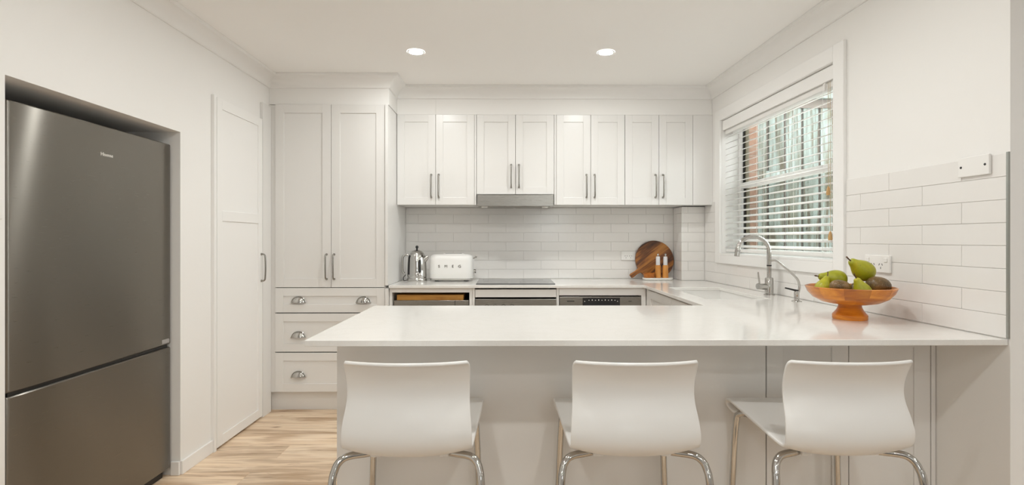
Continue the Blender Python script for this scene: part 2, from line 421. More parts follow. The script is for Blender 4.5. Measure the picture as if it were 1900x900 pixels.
# ------------------------------------------------------------------ tiles (children of their walls)
tcache = {}
def tile_mesh(w, h, t=.0042, c=.0010):
    k = (round(w, 4), round(h, 4))
    if k not in tcache:
        def rect(d, i): return [(-w/2+i, -d, -h/2+i), (w/2-i, -d, -h/2+i), (w/2-i, -d, h/2-i), (-w/2+i, -d, h/2-i)]
        vs = rect(0, 0)+rect(t-c, 0)+rect(t, c); fs = [(8,9,10,11)]
        for a in (0, 4): fs += [(a+i, a+(i+1) % 4, a+4+(i+1) % 4, a+4+i) for i in range(4)]
        me = bpy.data.meshes.new('tile'); me.from_pydata(vs, [], fs); me.materials.append(MATS['tile_glaze']); tcache[k] = me
    return tcache[k]
TG = .0013; TH = .0754; TZ0 = .9025; NROW = 8
def subtract(r, holes):
    out = [r]
    for (a0, a1, c0, c1) in holes:
        nx = []
        for (x0, x1, z0, z1) in out:
            if x1 <= a0 or x0 >= a1 or z1 <= c0 or z0 >= c1: nx.append((x0, x1, z0, z1)); continue
            if x0 < a0: nx.append((x0, a0, z0, z1))
            if x1 > a1: nx.append((a1, x1, z0, z1))
            m0, m1 = max(x0, a0), min(x1, a1)
            if z0 < c0: nx.append((m0, m1, z0, c0))
            if z1 > c1: nx.append((m0, m1, c1, z1))
        out = nx
    return out
def tile_run(parent, M, a0, a1, tw, off, z1, holes=()):
    """tiles on a plane: spec x from a0 to a1, front faces -y at y=0"""
    for r in range(NROW):
        z = TZ0+r*(TH+TG); zt = min(z+TH, z1)
        if zt-z < .01: continue
        x = a0-tw-TG+((off+(r % 2)*(tw+TG)/2) % (tw+TG))
        while x < a1:
            lo, hi = max(x, a0), min(x+tw, a1)
            if hi-lo > .012:
                for (p0, p1, q0, q1) in subtract((lo, hi, z, zt), holes):
                    if p1-p0 < .006 or q1-q0 < .006: continue
                    o = bpy.data.objects.new('tile', tile_mesh(p1-p0, q1-q0)); COL.objects.link(o); o.parent = parent
                    o.matrix_local = M @ T((p0+p1)/2, random.uniform(-.0003, .0003), (q0+q1)/2) @ RX(random.uniform(-.0016, .0016)) @ RZ(random.uniform(-.0008, .0008))
            x += tw+TG
tile_run(wb, T(0, YB, 0), -.853, NX-.0055, .2925, .105, 1.493)
wn = bpy.data.objects['wall_nib']
tile_run(wn, T(0, NY, 0), NX-.0045, wallx(NY)-.0055, .2925, .20, 1.488)
tile_run(wn, T(NX, 0, 0) @ RZ(-PI/2), -(YB-.0045), -NY+.0, .2925, .1, 1.488)
# right wall: spec x = -local y
MT = MR @ RZ(-PI/2)
AR = .08
tile_run(wr, MT, -NY+.005, -(Y_END+.009), .350, (-1.9075+.350+.0011) % .3522-(-NY+.005) % .3522+.1761+.016, TZ0+8*(TH+TG), [(-(W1+AR), -(W0-AR), WZ0-.062, WZ1+AR)])
b_ = MB(MR).box(-.0058, 0, Y_END+.0005, Y_END+.0085, TZ0, TZ0+8*(TH+TG)+.002)
tr = struct('trim_8', b_, 'alu_trim', 'thin grey metal edge strip ending the tiles at far right', 'trim')

# ------------------------------------------------------------------ window 1
def at_r(x, y, z): p = MR @ Vector((x, y, z)); return (p.x, p.y, p.z)
t = thing('window_1', 'white sash window with wide architrave in the right wall above the sink', 'window', at_r(0, (W0+W1)/2, WZ0), SK); t['kind'] = 'structure'
b_ = MB(MR); e = .012
b_.box(-.018, 0, W0-AR, W0, WZ0-.062, WZ1+AR).box(-.018, 0, W1, W1+AR, WZ0-.062, WZ1+AR).box(-.018, 0, W0, W1, WZ1, WZ1+AR).box(-.018, 0, W0, W1, WZ0-.062, WZ0)
b_.build('architrave', 'trim_paint', t, bevel=.003)
MB(MR).box(-.018, .12, W0+.001, W1-.001, WZ0, WZ0+.012).build('sill', 'trim_paint', t, bevel=.002)
b_ = MB(MR); f0, f1 = .125, .165
b_.box(f0, f1, W0, W0+.045, WZ0, WZ1).box(f0, f1, W1-.045, W1, WZ0, WZ1).box(f0, f1, W0+.045, W1-.045, WZ1-.045, WZ1).box(f0, f1, W0+.045, W1-.045, WZ0, WZ0+.045)
b_.build('frame', 'trim_paint', t, bevel=.002)
MB(MR).box(f0-.01, f1-.01, W0+.045, W1-.045, 1.600, 1.640).build('transom', 'trim_paint', t, bevel=.003)
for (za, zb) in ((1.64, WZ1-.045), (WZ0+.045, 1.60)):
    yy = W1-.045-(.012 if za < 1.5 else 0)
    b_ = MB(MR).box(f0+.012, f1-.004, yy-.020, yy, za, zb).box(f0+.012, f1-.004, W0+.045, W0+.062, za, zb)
    b_.build('frame_shadow', 'black_plastic', t)  # black strips drawn in for the shadow lines beside the frame
    b_ = MB(MR).box(f0+.014, f1-.004, yy-.046, yy-.030, za, zb); b_.build('sash_stile', 'stile_olive', t)
    MB(MR).box(.146, .150, W0+.045, W1-.045, za, zb).build('pane', 'window_glass', t)
MB(MR).box(.156, .157, W0+.045, W1-.045, WZ0+.045, 1.60).build('fly_screen', 'fly_screen', t)
# venetian blind
t = thing('venetian_blind', 'white venetian blind with open slats hanging in the window', 'blind', at_r(.045, (W0+W1)/2, WZ0), SK)
MB(MR).box(.004, .016, W0+.006, W1-.006, 2.036, WZ1-.004).build('pelmet', 'trim_paint', t, bevel=.002)
MB(MR).box(.022, .075, W0+.008, W1-.008, 2.005, WZ1-.005).build('headrail', 'slat_white', t, bevel=.002)
tilt = math.radians(18)
mb = MB(); sw = .048; L = W1-W0-.024; n = 6; rows = []
for k in range(n+1):
    q = -sw/2+sw*k/n; cr = .0022*(1-(2*k/n-1)**2)
    rows.append([(q*math.cos(tilt)-cr*math.sin(tilt), yy, q*math.sin(tilt)+cr*math.cos(tilt)) for yy in (-L/2, L/2)])
mb.grid(rows)
slat0 = mb.build('slat', 'slat_white', None, smooth=60, solid=.0028)
NS = 20; zs = [1.985-.0424*k for k in range(NS)]
for k, z in enumerate(zs):
    o = slat0 if k == 0 else slat0.copy()
    if k: COL.objects.link(o)
    o.parent = t; o.location = (0, 0, z-WZ0)
MB(MR).box(.025, .066, W0+.012, W1-.012, 1.138, 1.158).build('bottom_rail', 'slat_white', t, bevel=.004)
for yy in (W0+.14, W0+.49, W0+.83, W1-.14):
    for xx in (.0215, .0695):
        MB(MR).tube([(xx, yy, 1.15), (xx, yy, 2.01)], .0008, 5).build('ladder_cord', 'slat_white', t)
for (yy, zt, nm) in ((W0+.075, 1.475, 0), (W0+.060, 1.245, 1)):
    MB(MR).tube([(.010, yy, zt+.02), (.010, yy+.002, 2.03)], .0011, 5).build('pull_cord', 'cord_tan', t)
    MB(MR).lathe([(0, 0), (.009, 0), (.011, .012), (.007, .035), (.003, .045), (0, .046)], 12, T(.010, yy, zt-.02)).build('tassel', 'tassel_wood', t, smooth=50)
MB(MR).lathe([(0, 0), (.008, 0), (.008, .03), (.004, .04), (0, .04)], 10, T(.006, W0+.10, 1.992)).build('tilt_knob', 'slat_white', t, smooth=50)

# ------------------------------------------------------------------ outside the window
struct('ground_outside', MB().box(1.95, 8, 1.0, 12, -.15, -.05), 'ground_soil', 'bare soil strip outside the window', 'ground')
FY = 5.62
t = thing('paling_fence', 'weathered blue-green timber paling fence seen through the window', 'fence', (3.2, FY, -.05))
for k in range(22):
    x0 = 1.85+.1855*k
    MB().box(x0+.014, x0+.1715, FY, FY+.018, -.05, 2.70+random.uniform(-.01, .01)).build('paling', 'fence_wood', t)
    if k < 21: MB().box(x0+.160, x0+.215, FY+.022, FY+.036, -.05, 2.68).build('cover_strip', 'eave_dark', t)
for z in (.4, 1.88):
    MB().box(1.85, 2.95 if z > 1 else 6, FY-.035, FY, z, z+.075).build('rail', 'fence_wood', t)
MB().box(2.9, 6, FY-.012, FY-.001, 2.63, 2.72).build('cap_shadow', 'eave_dark', t)  # dark strip standing in for the shadow below the capping
MB().box(2.9, 6, FY-.06, FY+.06, 2.722, 2.86).build('capping', 'fence_wood', t)
t = thing('brick_pier', 'salmon brick house corner seen through the left of the window', 'brick wall', (2.2, 5.45, -.05))
BX1 = 2.565
MB().box(1.95, BX1-.004, 5.404, 5.55, -.05, 3.2).build('mortar_core', 'mortar', t)
bm_full = None
for r in range(38):
    z = -.045+r*.0855
    x1 = BX1; first = .23 if r % 2 else .11
    while x1 > 1.96:
        L = first; first = .23; x0 = max(x1-L, 1.95)
        if x1-x0 > .02:
            k = ('brick', round(x1-x0, 3))
            if k not in tcache:
                o = MB().box(-(x1-x0)/2, (x1-x0)/2, 0, .1, 0, .0755).build('brick', 'brick_clay', None); tcache[k] = o.data
            else:
                o = bpy.data.objects.new('brick', tcache[k]); COL.objects.link(o)
            o.parent = t; o.location = ((x0+x1)/2-2.2, 5.40-5.45, z+.05)
        x1 = x0-.0105
t = thing('neighbour_house', 'dark weatherboard house wall rising behind the paling fence', 'house', (4.6, 6.6, -.05))
MB().box(2.7, 7.0, 6.53, 6.75, -.05, 4.4).build('wall', 'weatherboard_brown', t)
for k in range(16):
    z = 1.9+.155*k; p = [(0, 0), (-.030, 0), (-.014, .160), (0, .160)]
    b_ = MB(); b_.add([(x, 6.529+dy, z+dz) for x in (2.7, 7.0) for dy, dz in p], [(0,1,2,3),(7,6,5,4),(0,4,5,1),(1,5,6,2),(2,6,7,3),(3,7,4,0)])
    b_.build('weatherboard', 'weatherboard_brown', t)
MB().box(2.6, 7.1, 6.2, 6.75, 4.4, 4.45).build('eave', 'eave_dark', t)
e_ = MB(MR).box(.18, .45, 1.0, 5.0, 2.50, 2.53).box(.43, .45, 1.0, 5.0, 2.45, 2.50)
tag(recentre(e_.build('roof_eave', 'eave_dark', None), (1.95, 3.0, 2.42)), 'dark roof eave above the outside of the window', 'eave')

# ------------------------------------------------------------------ white door in left wall
t = thing('door_1', 'white two-panel door in the left wall beside the pantry', 'door', (XL, (D0+D1)/2, 0)); t['kind'] = 'structure'
MD = RZ(PI/2)       # spec -Y front -> +X ; spec x -> +Y
b_ = MB(MD); yf = -(XL+.020)
# spec point (x,y,z)->world (-y, x, z): front at world X = XL+.02 -> spec y = -(XL+.02)
shaker(b_, D0+.003, D1-.002, .014, DZ-.004, yf, .036, .058, .007, None, [(1.338, 1.40)])
b_.build('leaf', 'trim_paint', t, bevel=.0015)
MB().box(XL, XL+.019, D0-.024, D0, 0, DZ+.004).box(XL-.05, XL, D0, D0+.002, 0, DZ).build('jamb', 'trim_paint', t, bevel=.002)
bow_handle(D1-.022, .945, 1.128, yf, t, MD)
# ------------------------------------------------------------------ light switch at left edge
t = thing('light_switch', 'small white switch plate at the left edge before the fridge', 'switch', (XL, 1.735, 1.332))
MB().box(XL, XL+.008, 1.682, 1.794, 1.297, 1.367).build('plate', 'white_plastic', t, bevel=.002)
MB().box(XL+.008, XL+.012, 1.73, 1.745, 1.322, 1.342).build('rocker', 'white_plastic', t, bevel=.001)

# ------------------------------------------------------------------ fridge
FX = -1.752; FY0, FY1 = 1.866, 2.760
t = thing('fridge', 'dark stainless two-door fridge standing in the left wall recess', 'fridge', (-2.1, (FY0+FY1)/2, 0))
MB().box(-2.46, FX-.062, FY0+.004, FY1-.004, .02, 1.712).build('cabinet', 'carcass_dark', t, bevel=.004)
def fridge_door(z0, z1, name):
    mb = MB(); n = 40; ys = sorted([FY0+(FY1-FY0)*k/n for k in range(n+1)]+[FY0+.0015, FY0+.003, FY0+.006, FY0+.012, FY1-.0015, FY1-.003, FY1-.006])
    def off(y):
        d = y-FY0; e = FY1-y; o = .0
        if d < .17: o += .007*((.17-d)/.17)**2.0
        if d < .006: o += .006*((.006-d)/.006)**2
        if e < .006: o += .006*((.006-e)/.006)**2
        return o
    pr = [(FX-.058, FY0)]+[(FX-off(y), y) for y in ys]+[(FX-.058, FY1)]
    rows = []
    for (z, s) in ((z0, .004), (z0+.004, 0), (z1-.004, 0), (z1, .004)):
        rows.append([(x-(s if i not in (0, len(pr)-1) else 0), y, z) for i, (x, y) in enumerate(pr)])
    mb.grid(rows)
    nn = len(pr); mb.add(rows[0], [tuple(range(nn))]); mb.add(rows[-1], [tuple(range(nn))]); mb.add([rows[0][0], rows[0][-1], rows[-1][-1], rows[-1][0]], [(0, 1, 2, 3)])
    return mb.build(name, 'fridge_steel', t, smooth=35)
up = fridge_door(.688, 1.722, 'upper_door'); lo_ = fridge_door(.045, .672, 'freezer_door')
MB().box(FX-.055, FX-.012, FY0+.01, FY1-.01, .672, .688).build('gap', 'black_plastic', t)
MB().box(-2.3, FX-.03, FY0+.02, FY1-.02, 0, .045).build('plinth', 'black_plastic', t)
ML = T(FX+.0006, 2.322, 1.598) @ RZ(PI/2) @ RX(PI/2)
text_mesh('Hisense', .0215, .0006, 'brand_lettering', 'print_white', ML, up, 1.05)
MB().box(FX-.001, FX+.0008, 2.69, 2.745, .697, .718).build('energy_sticker', 'sticker_grey', up)

# ------------------------------------------------------------------ tall pantry
PY = 3.78
t = thing('tall_pantry', 'tall white shaker pantry cupboard with two doors over three drawers', 'cupboard', (-1.28, 4.1, 0))
MB().box(-1.66, -.876, PY+.021, YB-.002, .135, 2.19).build('carcass', 'cabinet_white', t)
MB().box(XL+.003, -.876, PY+.05, YB-.01, 0, .135).build('kickboard', 'cabinet_white', t)
MB().box(XL+.0005, -1.662, PY+.008, PY+.03, 0.137, 2.19).build('filler', 'cabinet_white', t, bevel=.001)
MB().box(XL+.0005, XL+.020, D1+.004, PY+.006, 0, 2.176).build('scribe_board', 'cabinet_white', t, bevel=.001)
MB().box(-.8745, -.855, PY-.012, YB-.002, .9005, 2.19).build('end_panel', 'cabinet_white', t, bevel=.0012)
MB().box(-.8745, -.855, PY-.012, YB-.002, 0, .8795).build('end_panel', 'cabinet_white', t, bevel=.0012)
for (x0, x1, hx) in ((-1.659, -1.2620, -1.293), (-1.2590, -.8785, -1.239)):
    d = MB(); shaker(d, x0, x1, .887, 2.193, PY, .02, .062); o = d.build('door', 'cabinet_white', t, bevel=.0012)
    bow_handle(hx, .946, 1.122, PY, o)
for (z0, z1, zc) in ((.707, .882, .799), (.427, .700, .550), (.141, .420, .267)):
    d = MB(); shaker(d, -1.659, -.8785, z0, z1, PY, .02, .058); o = d.build('drawer', 'cabinet_white', t, bevel=.0012)
    for x in (-1.493, -1.030): cup_pull(x, zc, PY, o)
    MB().box(-1.655, -.885, PY+.012, PY+.0205, z1+.0003, z1+.0047).build('shadow_gap', 'carcass_dark', t)

# ------------------------------------------------------------------ wall cabinets
UY = 4.07; UZ0, UZ1 = 1.496, 2.1895
def wall_cab(x0, x1, doors, z0, label, hz, fillers=()):
    t = thing('wall_cabinet', label, 'cabinet', ((x0+x1)/2, 4.25, z0), 0, 'white wall cabinets along the back wall')
    MB().box(x0, x1, UY+.021, YB-.010, z0+.001, UZ1).build('carcass', 'cabinet_white', t)
    for (a, c, hx) in doors:
        d = MB(); shaker(d, a, c, z0, UZ1, UY, .02, .056); o = d.build('door', 'cabinet_white', t, bevel=.0012)
        bow_handle(hx, hz[0], hz[1], UY, o)
    for (a, c, za) in fillers: MB().box(a, c, UY+.001, UY+.021, za, UZ1).build('filler', 'cabinet_white', t, bevel=.001)
H1 = (1.553, 1.727); H2 = (1.630, 1.803)
wall_cab(-.852, -.2415, [(-.851, -.5575, -.589), (-.5545, -.2585, -.532)], UZ0, 'white shaker wall cabinet above the kettle and toaster', H1, [(-.2565, -.2425, UZ0)])
wall_cab(-.2405, .3565, [(-.2395, .0580, .026), (.0610, .3555, .0865)], 1.577, 'shorter white shaker wall cabinet above the range hood', H2)
wall_cab(.3575, .9035, [(.3750, .6385, .6075), (.6415, .9020, .670)], UZ0, 'white shaker wall cabinet right of the range hood', H1, [(.3585, .3730, UZ0)])
wall_cab(.9045, 1.430, [(.9060, 1.1665, 1.140), (1.1695, 1.4290, 1.198)], UZ0, 'white shaker wall cabinet above the round wooden board', H1)
tag(recentre(quadbox(MB(), 1.4315, UY+.001, UY+.021, UZ0, UZ1).box(1.4315, 1.56, UY+.021, YB-.01, UZ0+.001, UZ0+.017).build('filler_panel', 'cabinet_white', None, bevel=.001), (1.5, UY, UZ0)),
    'plain white filler panel between last wall cabinet and window wall', 'panel')
# range hood
t = thing('range_hood', 'slim stainless range hood under the short wall cabinet', 'range hood', (.057, 4.25, 1.482))
MB().box(-.237, .352, UY-.012, UY+.02, 1.484, 1.572).build('fascia', 'stainless', t, bevel=.002)
MB().box(-.235, .350, UY+.0205, YB-.012, 1.490, 1.572).build('housing', 'stainless', t)
for (a, c) in ((-.215, .045), (.065, .33)): MB().box(a, c, UY+.04, YB-.06, 1.484, 1.4895).build('filter', 'nickel', t, bevel=.001)
for x in (-.18, .29): MB().lathe([(0, 0), (.022, 0), (.026, .006), (.026, .012), (0, .012)], 16, T(x, UY+.05, 1.475)).build('lamp_cover', 'white_plastic', t, smooth=40)

# ------------------------------------------------------------------ benchtop (one continuous stone)
PX0 = -.664; BY0, BY1 = 1.727, 2.629; RX0 = .98; KX0, KX1, KY0, KY1 = 1.10, 1.452, 2.90, 3.61; BBY = 3.79
xs = [-.8535, PX0, RX0, KX0, NX-.0015, KX1, 9]; ys = [BY0, BY1, KY0, KY1, BBY, NY-.0015, YB-.0015]
def on(i, j):
    x = (xs[i]+min(xs[i+1], 1.6))/2; y = (ys[j]+ys[j+1])/2
    if y < BY1: return x > PX0
    if y < BBY: return x > RX0 and not (KX0 < x < KX1 and KY0 < y < KY1)
    if y > NY-.002: return x < NX-.002
    return True
vd = {}; V = []; Fc = []
def vid(i, j, k):
    if (i, j, k) not in vd:
        x = xs[i] if xs[i] < 8 else wallx(ys[j])-.0015
        vd[(i, j, k)] = len(V); V.append((x, ys[j], (.88, .90)[k]))
    return vd[(i, j, k)]
nx_, ny_ = len(xs)-1, len(ys)-1
for i in range(nx_):
    for j in range(ny_):
        if not on(i, j): continue
        Fc.append((vid(i,j,1), vid(i+1,j,1), vid(i+1,j+1,1), vid(i,j+1,1))); Fc.append((vid(i,j,0), vid(i,j+1,0), vid(i+1,j+1,0), vid(i+1,j,0)))
        for (di, dj, a, c) in ((-1,0,(i,j+1),(i,j)), (1,0,(i+1,j),(i+1,j+1)), (0,-1,(i,j),(i+1,j)), (0,1,(i+1,j+1),(i,j+1))):
            ii, jj = i+di, j+dj
            if not (0 <= ii < nx_ and 0 <= jj < ny_ and on(ii, jj)):
                Fc.append((vid(*a,0), vid(*c,0), vid(*c,1), vid(*a,1)))
b_ = MB(); b_.add(V, Fc)
tag(recentre(b_.build('benchtop', 'quartz', None, bevel=.0018), (0, BY0, .88)), 'glossy white stone benchtop running round the kitchen and over the peninsula', 'benchtop')
# sink
t = thing('sink', 'white undermount sink set into the bench below the window', 'sink', ((KX0+KX1)/2, (KY0+KY1)/2, .68))
b_ = MB(); q = .006; z0 = .69
b_.box(KX0-q-.01, KX0-q, KY0-q-.01, KY1+q+.01, z0, .8795).box(KX1+q, KX1+q+.01, KY0-q-.01, KY1+q+.01, z0, .8795)
b_.box(KX0-q, KX1+q, KY0-q-.01, KY0-q, z0, .8795).box(KX0-q, KX1+q, KY1+q, KY1+q+.01, z0, .8795).box(KX0-q-.01, KX1+q+.01, KY0-q-.01, KY1+q+.01, z0-.01, z0)
b_.build('basin', 'sink_white', t)
MB().lathe([(0, .003), (.03, .003), (.042, .004), (.045, 0)], 24, T(1.28, 3.26, z0)).build('drain', 'chrome', t, smooth=40)
# ------------------------------------------------------------------ base units, back run
CY = 3.812
t = thing('microwave_cabinet', 'white open-front base cabinet holding the microwave', 'cabinet', (-.55, 4.1, 0))
b_ = MB().box(-.852, -.834, CY, YB-.01, .10, .879).box(-.277, -.257, CY, YB-.01, .10, .879).box(-.834, -.277, CY, YB-.01, .846, .879).box(-.834, -.277, CY, YB-.01, .46, .478).box(-.834, -.277, YB-.03, YB-.01, .478, .846)
b_.build('carcass', 'cabinet_white', t, bevel=.001)
MB().box(-.833, -.278, YB-.034, YB-.031, .479, .845).build('niche_back', 'carcass_dark', t)
d = MB(); shaker(d, -.832, -.279, .145, .458, CY, .02, .056); d.build('drawer', 'cabinet_white', t, bevel=.0012)
MB().box(-.852, -.257, CY+.05, CY+.065, 0, .10).build('kickboard', 'cabinet_white', t)
t = thing('microwave', 'stainless microwave inside the open base cabinet', 'microwave', (-.555, 4.05, .4785))
MB().box(-.828, -.284, CY+.05, 4.33, .4785, .786).build('body', 'carcass_dark', t, bevel=.002)
MB().box(-.828, -.385, CY+.028, CY+.0495, .482, .786).build('door', 'stainless', t, bevel=.002)
MB().box(-.382, -.284, CY+.028, CY+.0495, .482, .786).build('control_panel', 'stainless', t, bevel=.002)
MB().box(-.80, -.43, CY+.0265, CY+.028, .53, .74).build('door_glass', 'black_glass', t)
o = MB().box(-.806, -.322, CY+.030, 4.20, .7865, .826).build('chopping_board', 'plank_wood', None, bevel=.003)
tag(recentre(o, (-.564, 4.0, .7865)), 'thick rectangular wooden board lying on top of the microwave', 'chopping board')
t = thing('oven_cabinet', 'white base cabinet frame around the oven under the cooktop', 'cabinet', (.057, 4.1, 0))
for x in (-.2555, .352): MB().box(x, x+.0175, CY, YB-.01, 0, .879).build('side_panel', 'cabinet_white', t, bevel=.001)
MB().box(-.2355, .3495, CY-.002, CY+.018, .812, .868).build('rail', 'cabinet_white', t, bevel=.001)
t = thing('oven', 'stainless built-in oven below the black cooktop', 'oven', (.057, 4.1, .20))
MB().box(-.232, .346, CY+.01, 4.36, .20, .797).build('body', 'carcass_dark', t)
MB().box(-.2355, .3495, CY-.008, CY+.0095, .70, .799).build('control_panel', 'stainless', t, bevel=.002)
d_ = MB().box(-.2355, .3495, CY-.012, CY+.0095, .205, .695).build('door', 'black_glass', t, bevel=.003)
MB().tube([(-.20, CY-.012, .66), (-.20, CY-.05, .66), (.314, CY-.05, .66), (.314, CY-.012, .66)], .009, 10).build('handle', 'stainless', d_, smooth=40)
for k in range(4): MB().lathe([(0, 0), (.017, 0), (.015, .022), (0, .022)], 16, T(-.15+.06*k, CY-.008, .745) @ RX(PI/2)).build('knob', 'nickel', t, smooth=40)
t = thing('dishwasher', 'stainless dishwasher with black control strip under the back bench', 'dishwasher', (.667, 4.1, .10))
MB().box(.374, .962, CY+.025, 4.40, .10, .815).build('body', 'carcass_dark', t)
dr = MB().box(.374, .962, CY, CY+.0245, .105, .815).build('door', 'stainless', t, bevel=.002)
pn = MB().box(.541, .811, CY-.0012, CY, .742, .8065).build('control_panel', 'black_glass', dr)
for k in range(9): MB().box(.584+.0235*k, .589+.0235*k, CY-.0018, CY-.0012, .787, .7915+.003*(k % 2)).build('icon', 'print_white', pn)
for x in (.556, .793): MB().box(x-.0025, x+.0025, CY-.0018, CY-.0012, .779, .784).build('icon', 'print_white', pn)
MB().box(.428, .481, CY-.0006, CY+.001, .7795, .7855).build('badge', 'print_dark', dr)
MB().box(.873, .895, CY-.0006, CY+.001, .780, .784).build('badge', 'print_dark', dr)
t = thing('dishwasher_housing', 'white rail and side panel framing the dishwasher', 'cabinet', (.67, 4.1, 0))
MB().box(.3705, .9695, CY-.002, CY+.018, .824, .8795).build('rail', 'cabinet_white', t, bevel=.001)
MB().box(.9655, .999, CY, CY+.3, 0, .8795).build('side_panel', 'cabinet_white', t, bevel=.001)
# sink run
t = thing('sink_cabinet', 'white shaker base cabinet below the sink along the window wall', 'cabinet', (1.25, 3.2, 0))
MS = RZ(-PI/2)      # spec (x,y)->world (y,-x): spec front -Y -> world -X ; spec x = -world Y
b_ = MB().box(1.021, 1.04, 2.635, CY-.002, .10, .8795).box(1.04, 1.57, 2.635, 2.66, .10, .8795).box(1.04, 1.57, 3.76, CY-.002, .10, .8795)
b_.build('carcass', 'cabinet_white', t)
for (a, c) in ((2.640, 3.215), (3.219, 3.745)):
    d = MB(MS); shaker(d, -c, -a, .145, .868, 1.0, .02, .056); o = d.build('door', 'cabinet_white', t, bevel=.0012)
MB().box(1.002, 1.021, 3.749, CY-.003, .145, .8795).build('filler', 'cabinet_white', t, bevel=.001)
MB().box(1.05, 1.065, 2.635, CY, 0, .10).build('kickboard', 'cabinet_white', t)
# peninsula base
t = thing('peninsula_cabinet', 'white peninsula base unit under the stone benchtop behind the stools', 'cabinet', (.5, 2.3, 0))
PB = 2.01; pxe = wallx(PB)-.003
b_ = MB().box(-.630, wallx(2.6)-.012, PB+.021, 2.595, .10, .8793); b_.build('carcass', 'cabinet_white', t)
MB().box(-.649, -.631, PB+.0208, 2.60, 0, .8793).build('end_panel', 'cabinet_white', t, bevel=.001)
MB().box(-.649, .986, PB+.001, PB+.0205, 0.0, .8793).build('back_panel', 'cabinet_white', t, bevel=.001)
for (a, c) in ((.990, 1.3030), (1.3065, 1.6190)):
    d = MB(); shaker(d, a, c, .10, .8780, PB, .02, .062, .006); d.build('door', 'cabinet_white', t, bevel=.0012)
MB().box(1.6225, pxe-.0005, PB, PB+.03, 0, .8793).build('filler', 'cabinet_white', t, bevel=.001)
MB().box(.99, 1.6215, PB+.03, PB+.045, 0, .10).build('kickboard', 'cabinet_white', t)
# cooktop
t = thing('cooktop', 'black glass induction cooktop set on the back bench', 'cooktop', (.057, 4.1, .9002))
MB().box(-.233, .348, 3.862, 4.372, .9002, .9052).build('glass', 'black_glass', t, bevel=.0015)
for (x, y, r) in ((-.09, 4.0, .09), (.2, 4.0, .105), (-.09, 4.24, .105), (.2, 4.24, .08)):
    MB().lathe([(r, .9053), (r+.0015, .9055), (r+.003, .9053)], 40, T(x, y, 0)).build('zone_ring', 'sticker_grey', t)

# ------------------------------------------------------------------ power points
def gpo(name, label, cat, loc, rz, w_, h_, kind):
    t = thing(name, label, cat, loc, rz); M = T(*loc) @ RZ(rz)
    MB(M).box(-w_/2, w_/2, -.011, 0, -h_/2, h_/2).build('plate', 'white_plastic', t, bevel=.003)
    if kind == 'double':
        for sx in (-1, 1):
            MB(M).box(sx*w_*.36-.009, sx*w_*.36+.009, -.0145, -.011, h_*.22-.008, h_*.22+.010).build('switch', 'white_plastic', t, bevel=.0015)
            b_ = MB(M); cx = sx*w_*.16
            for (dx, dz, an) in ((-.0085, .004, .5), (.0085, .004, -.5), (0, -.011, 0)):
                b_.box(-.0014, .0014, -.0116, -.0108, -.0045, .0045, T(cx+dx, 0, dz-.006) @ RY(an))
            b_.build('socket_slots', 'print_dark', t)
    else:
        for sx in (-1, 1): MB(M).lathe([(0, .0135), (.003, .013), (.0045, .011)], 10, RX(PI/2) @ T(sx*w_*.38, 0, 0)).build('screw', 'print_dark', t)
    return t
gpo('power_outlet', 'white double power outlet on the back tiles left of the round board', 'outlet', (1.010, YB-.0044, 1.092), 0, .120, .075, 'double')
p = at_r(-.0044, 2.306, 1.1225)
gpo('power_outlet', 'white double power outlet on the right wall behind the fruit bowl', 'outlet', p, SK-PI/2, .150, .075, 'double')
p = at_r(-.0044, 1.842, 1.487)
gpo('blank_wall_plate', 'blank white wall plate with two dark screws at the tile top', 'wall plate', p, SK-PI/2, .122, .070, 'blank')

# ------------------------------------------------------------------ tapware
t = thing('sink_mixer', 'tall chrome gooseneck sink mixer with side lever', 'tap', (1.55, 3.12, .90))
MM = T(1.55, 3.12, .90)
MB(MM).lathe([(0, 0), (.030, 0), (.030, .006), (.024, .009), (.0235, .098), (.020, .103), (.013, .104), (0, .104)], 24).build('body', 'chrome', t, smooth=40)
arc = [(0, 0, .10), (0, 0, .18), (0, 0, .245)]+[(-.095+.095*math.cos(a), 0, .255+.092*math.sin(a)) for a in [PI*k/14 for k in range(1, 13)]]
arc += [(-.186, 0, .268)]
MB(MM).tube(arc, .0125, 16).build('spout', 'chrome', t, smooth=50)
MB(MM).tube([(-.183, 0, .283), (-.186, 0, .270), (-.192, 0, .228)], [.0135, .0155, .0145], 16).build('nozzle', 'chrome', t, smooth=50)
MB(MM).tube([(0, 0, .171), (0, 0, .178)], .0138, 16).build('ring', 'black_plastic', t, smooth=50)
MB(MM).tube([(-.01, 0, .048), (-.045, -.006, .050), (-.074, -.012, .052)], [.0185, .0185, .0185], 16).build('lever_barrel', 'chrome', t, smooth=50)
MB(MM).tube([(-.062, -.01, .060), (-.066, -.01, .10), (-.070, -.01, .137)], [.0055, .005, .004], 10).build('lever', 'chrome', t, smooth=50)
t = thing('filter_tap', 'small thin chrome filter tap with black lever beside the mixer', 'tap', (1.533, 2.79, .90))
MM = T(1.533, 2.79, .90)
MB(MM).lathe([(0, 0), (.026, 0), (.024, .004), (.013, .008), (.013, .050), (.010, .056), (0, .056)], 20).build('body', 'chrome', t, smooth=40)
MB(MM).tube(smoothpath([(.004, 0, .03), (.012, 0, .06), (.014, 0, .085), (.002, 0, .12), (-.045, 0, .165), (-.09, 0, .203), (-.112, 0, .217), (-.132, 0, .217), (-.147, 0, .207)], 5), .0062, 12).build('spout', 'chrome', t, smooth=50)
MB(MM).tube([(.006, 0, .056), (-.02, 0, .062), (-.062, 0, .072)], [.006, .005, .004], 10).build('lever', 'black_plastic', t, smooth=50)

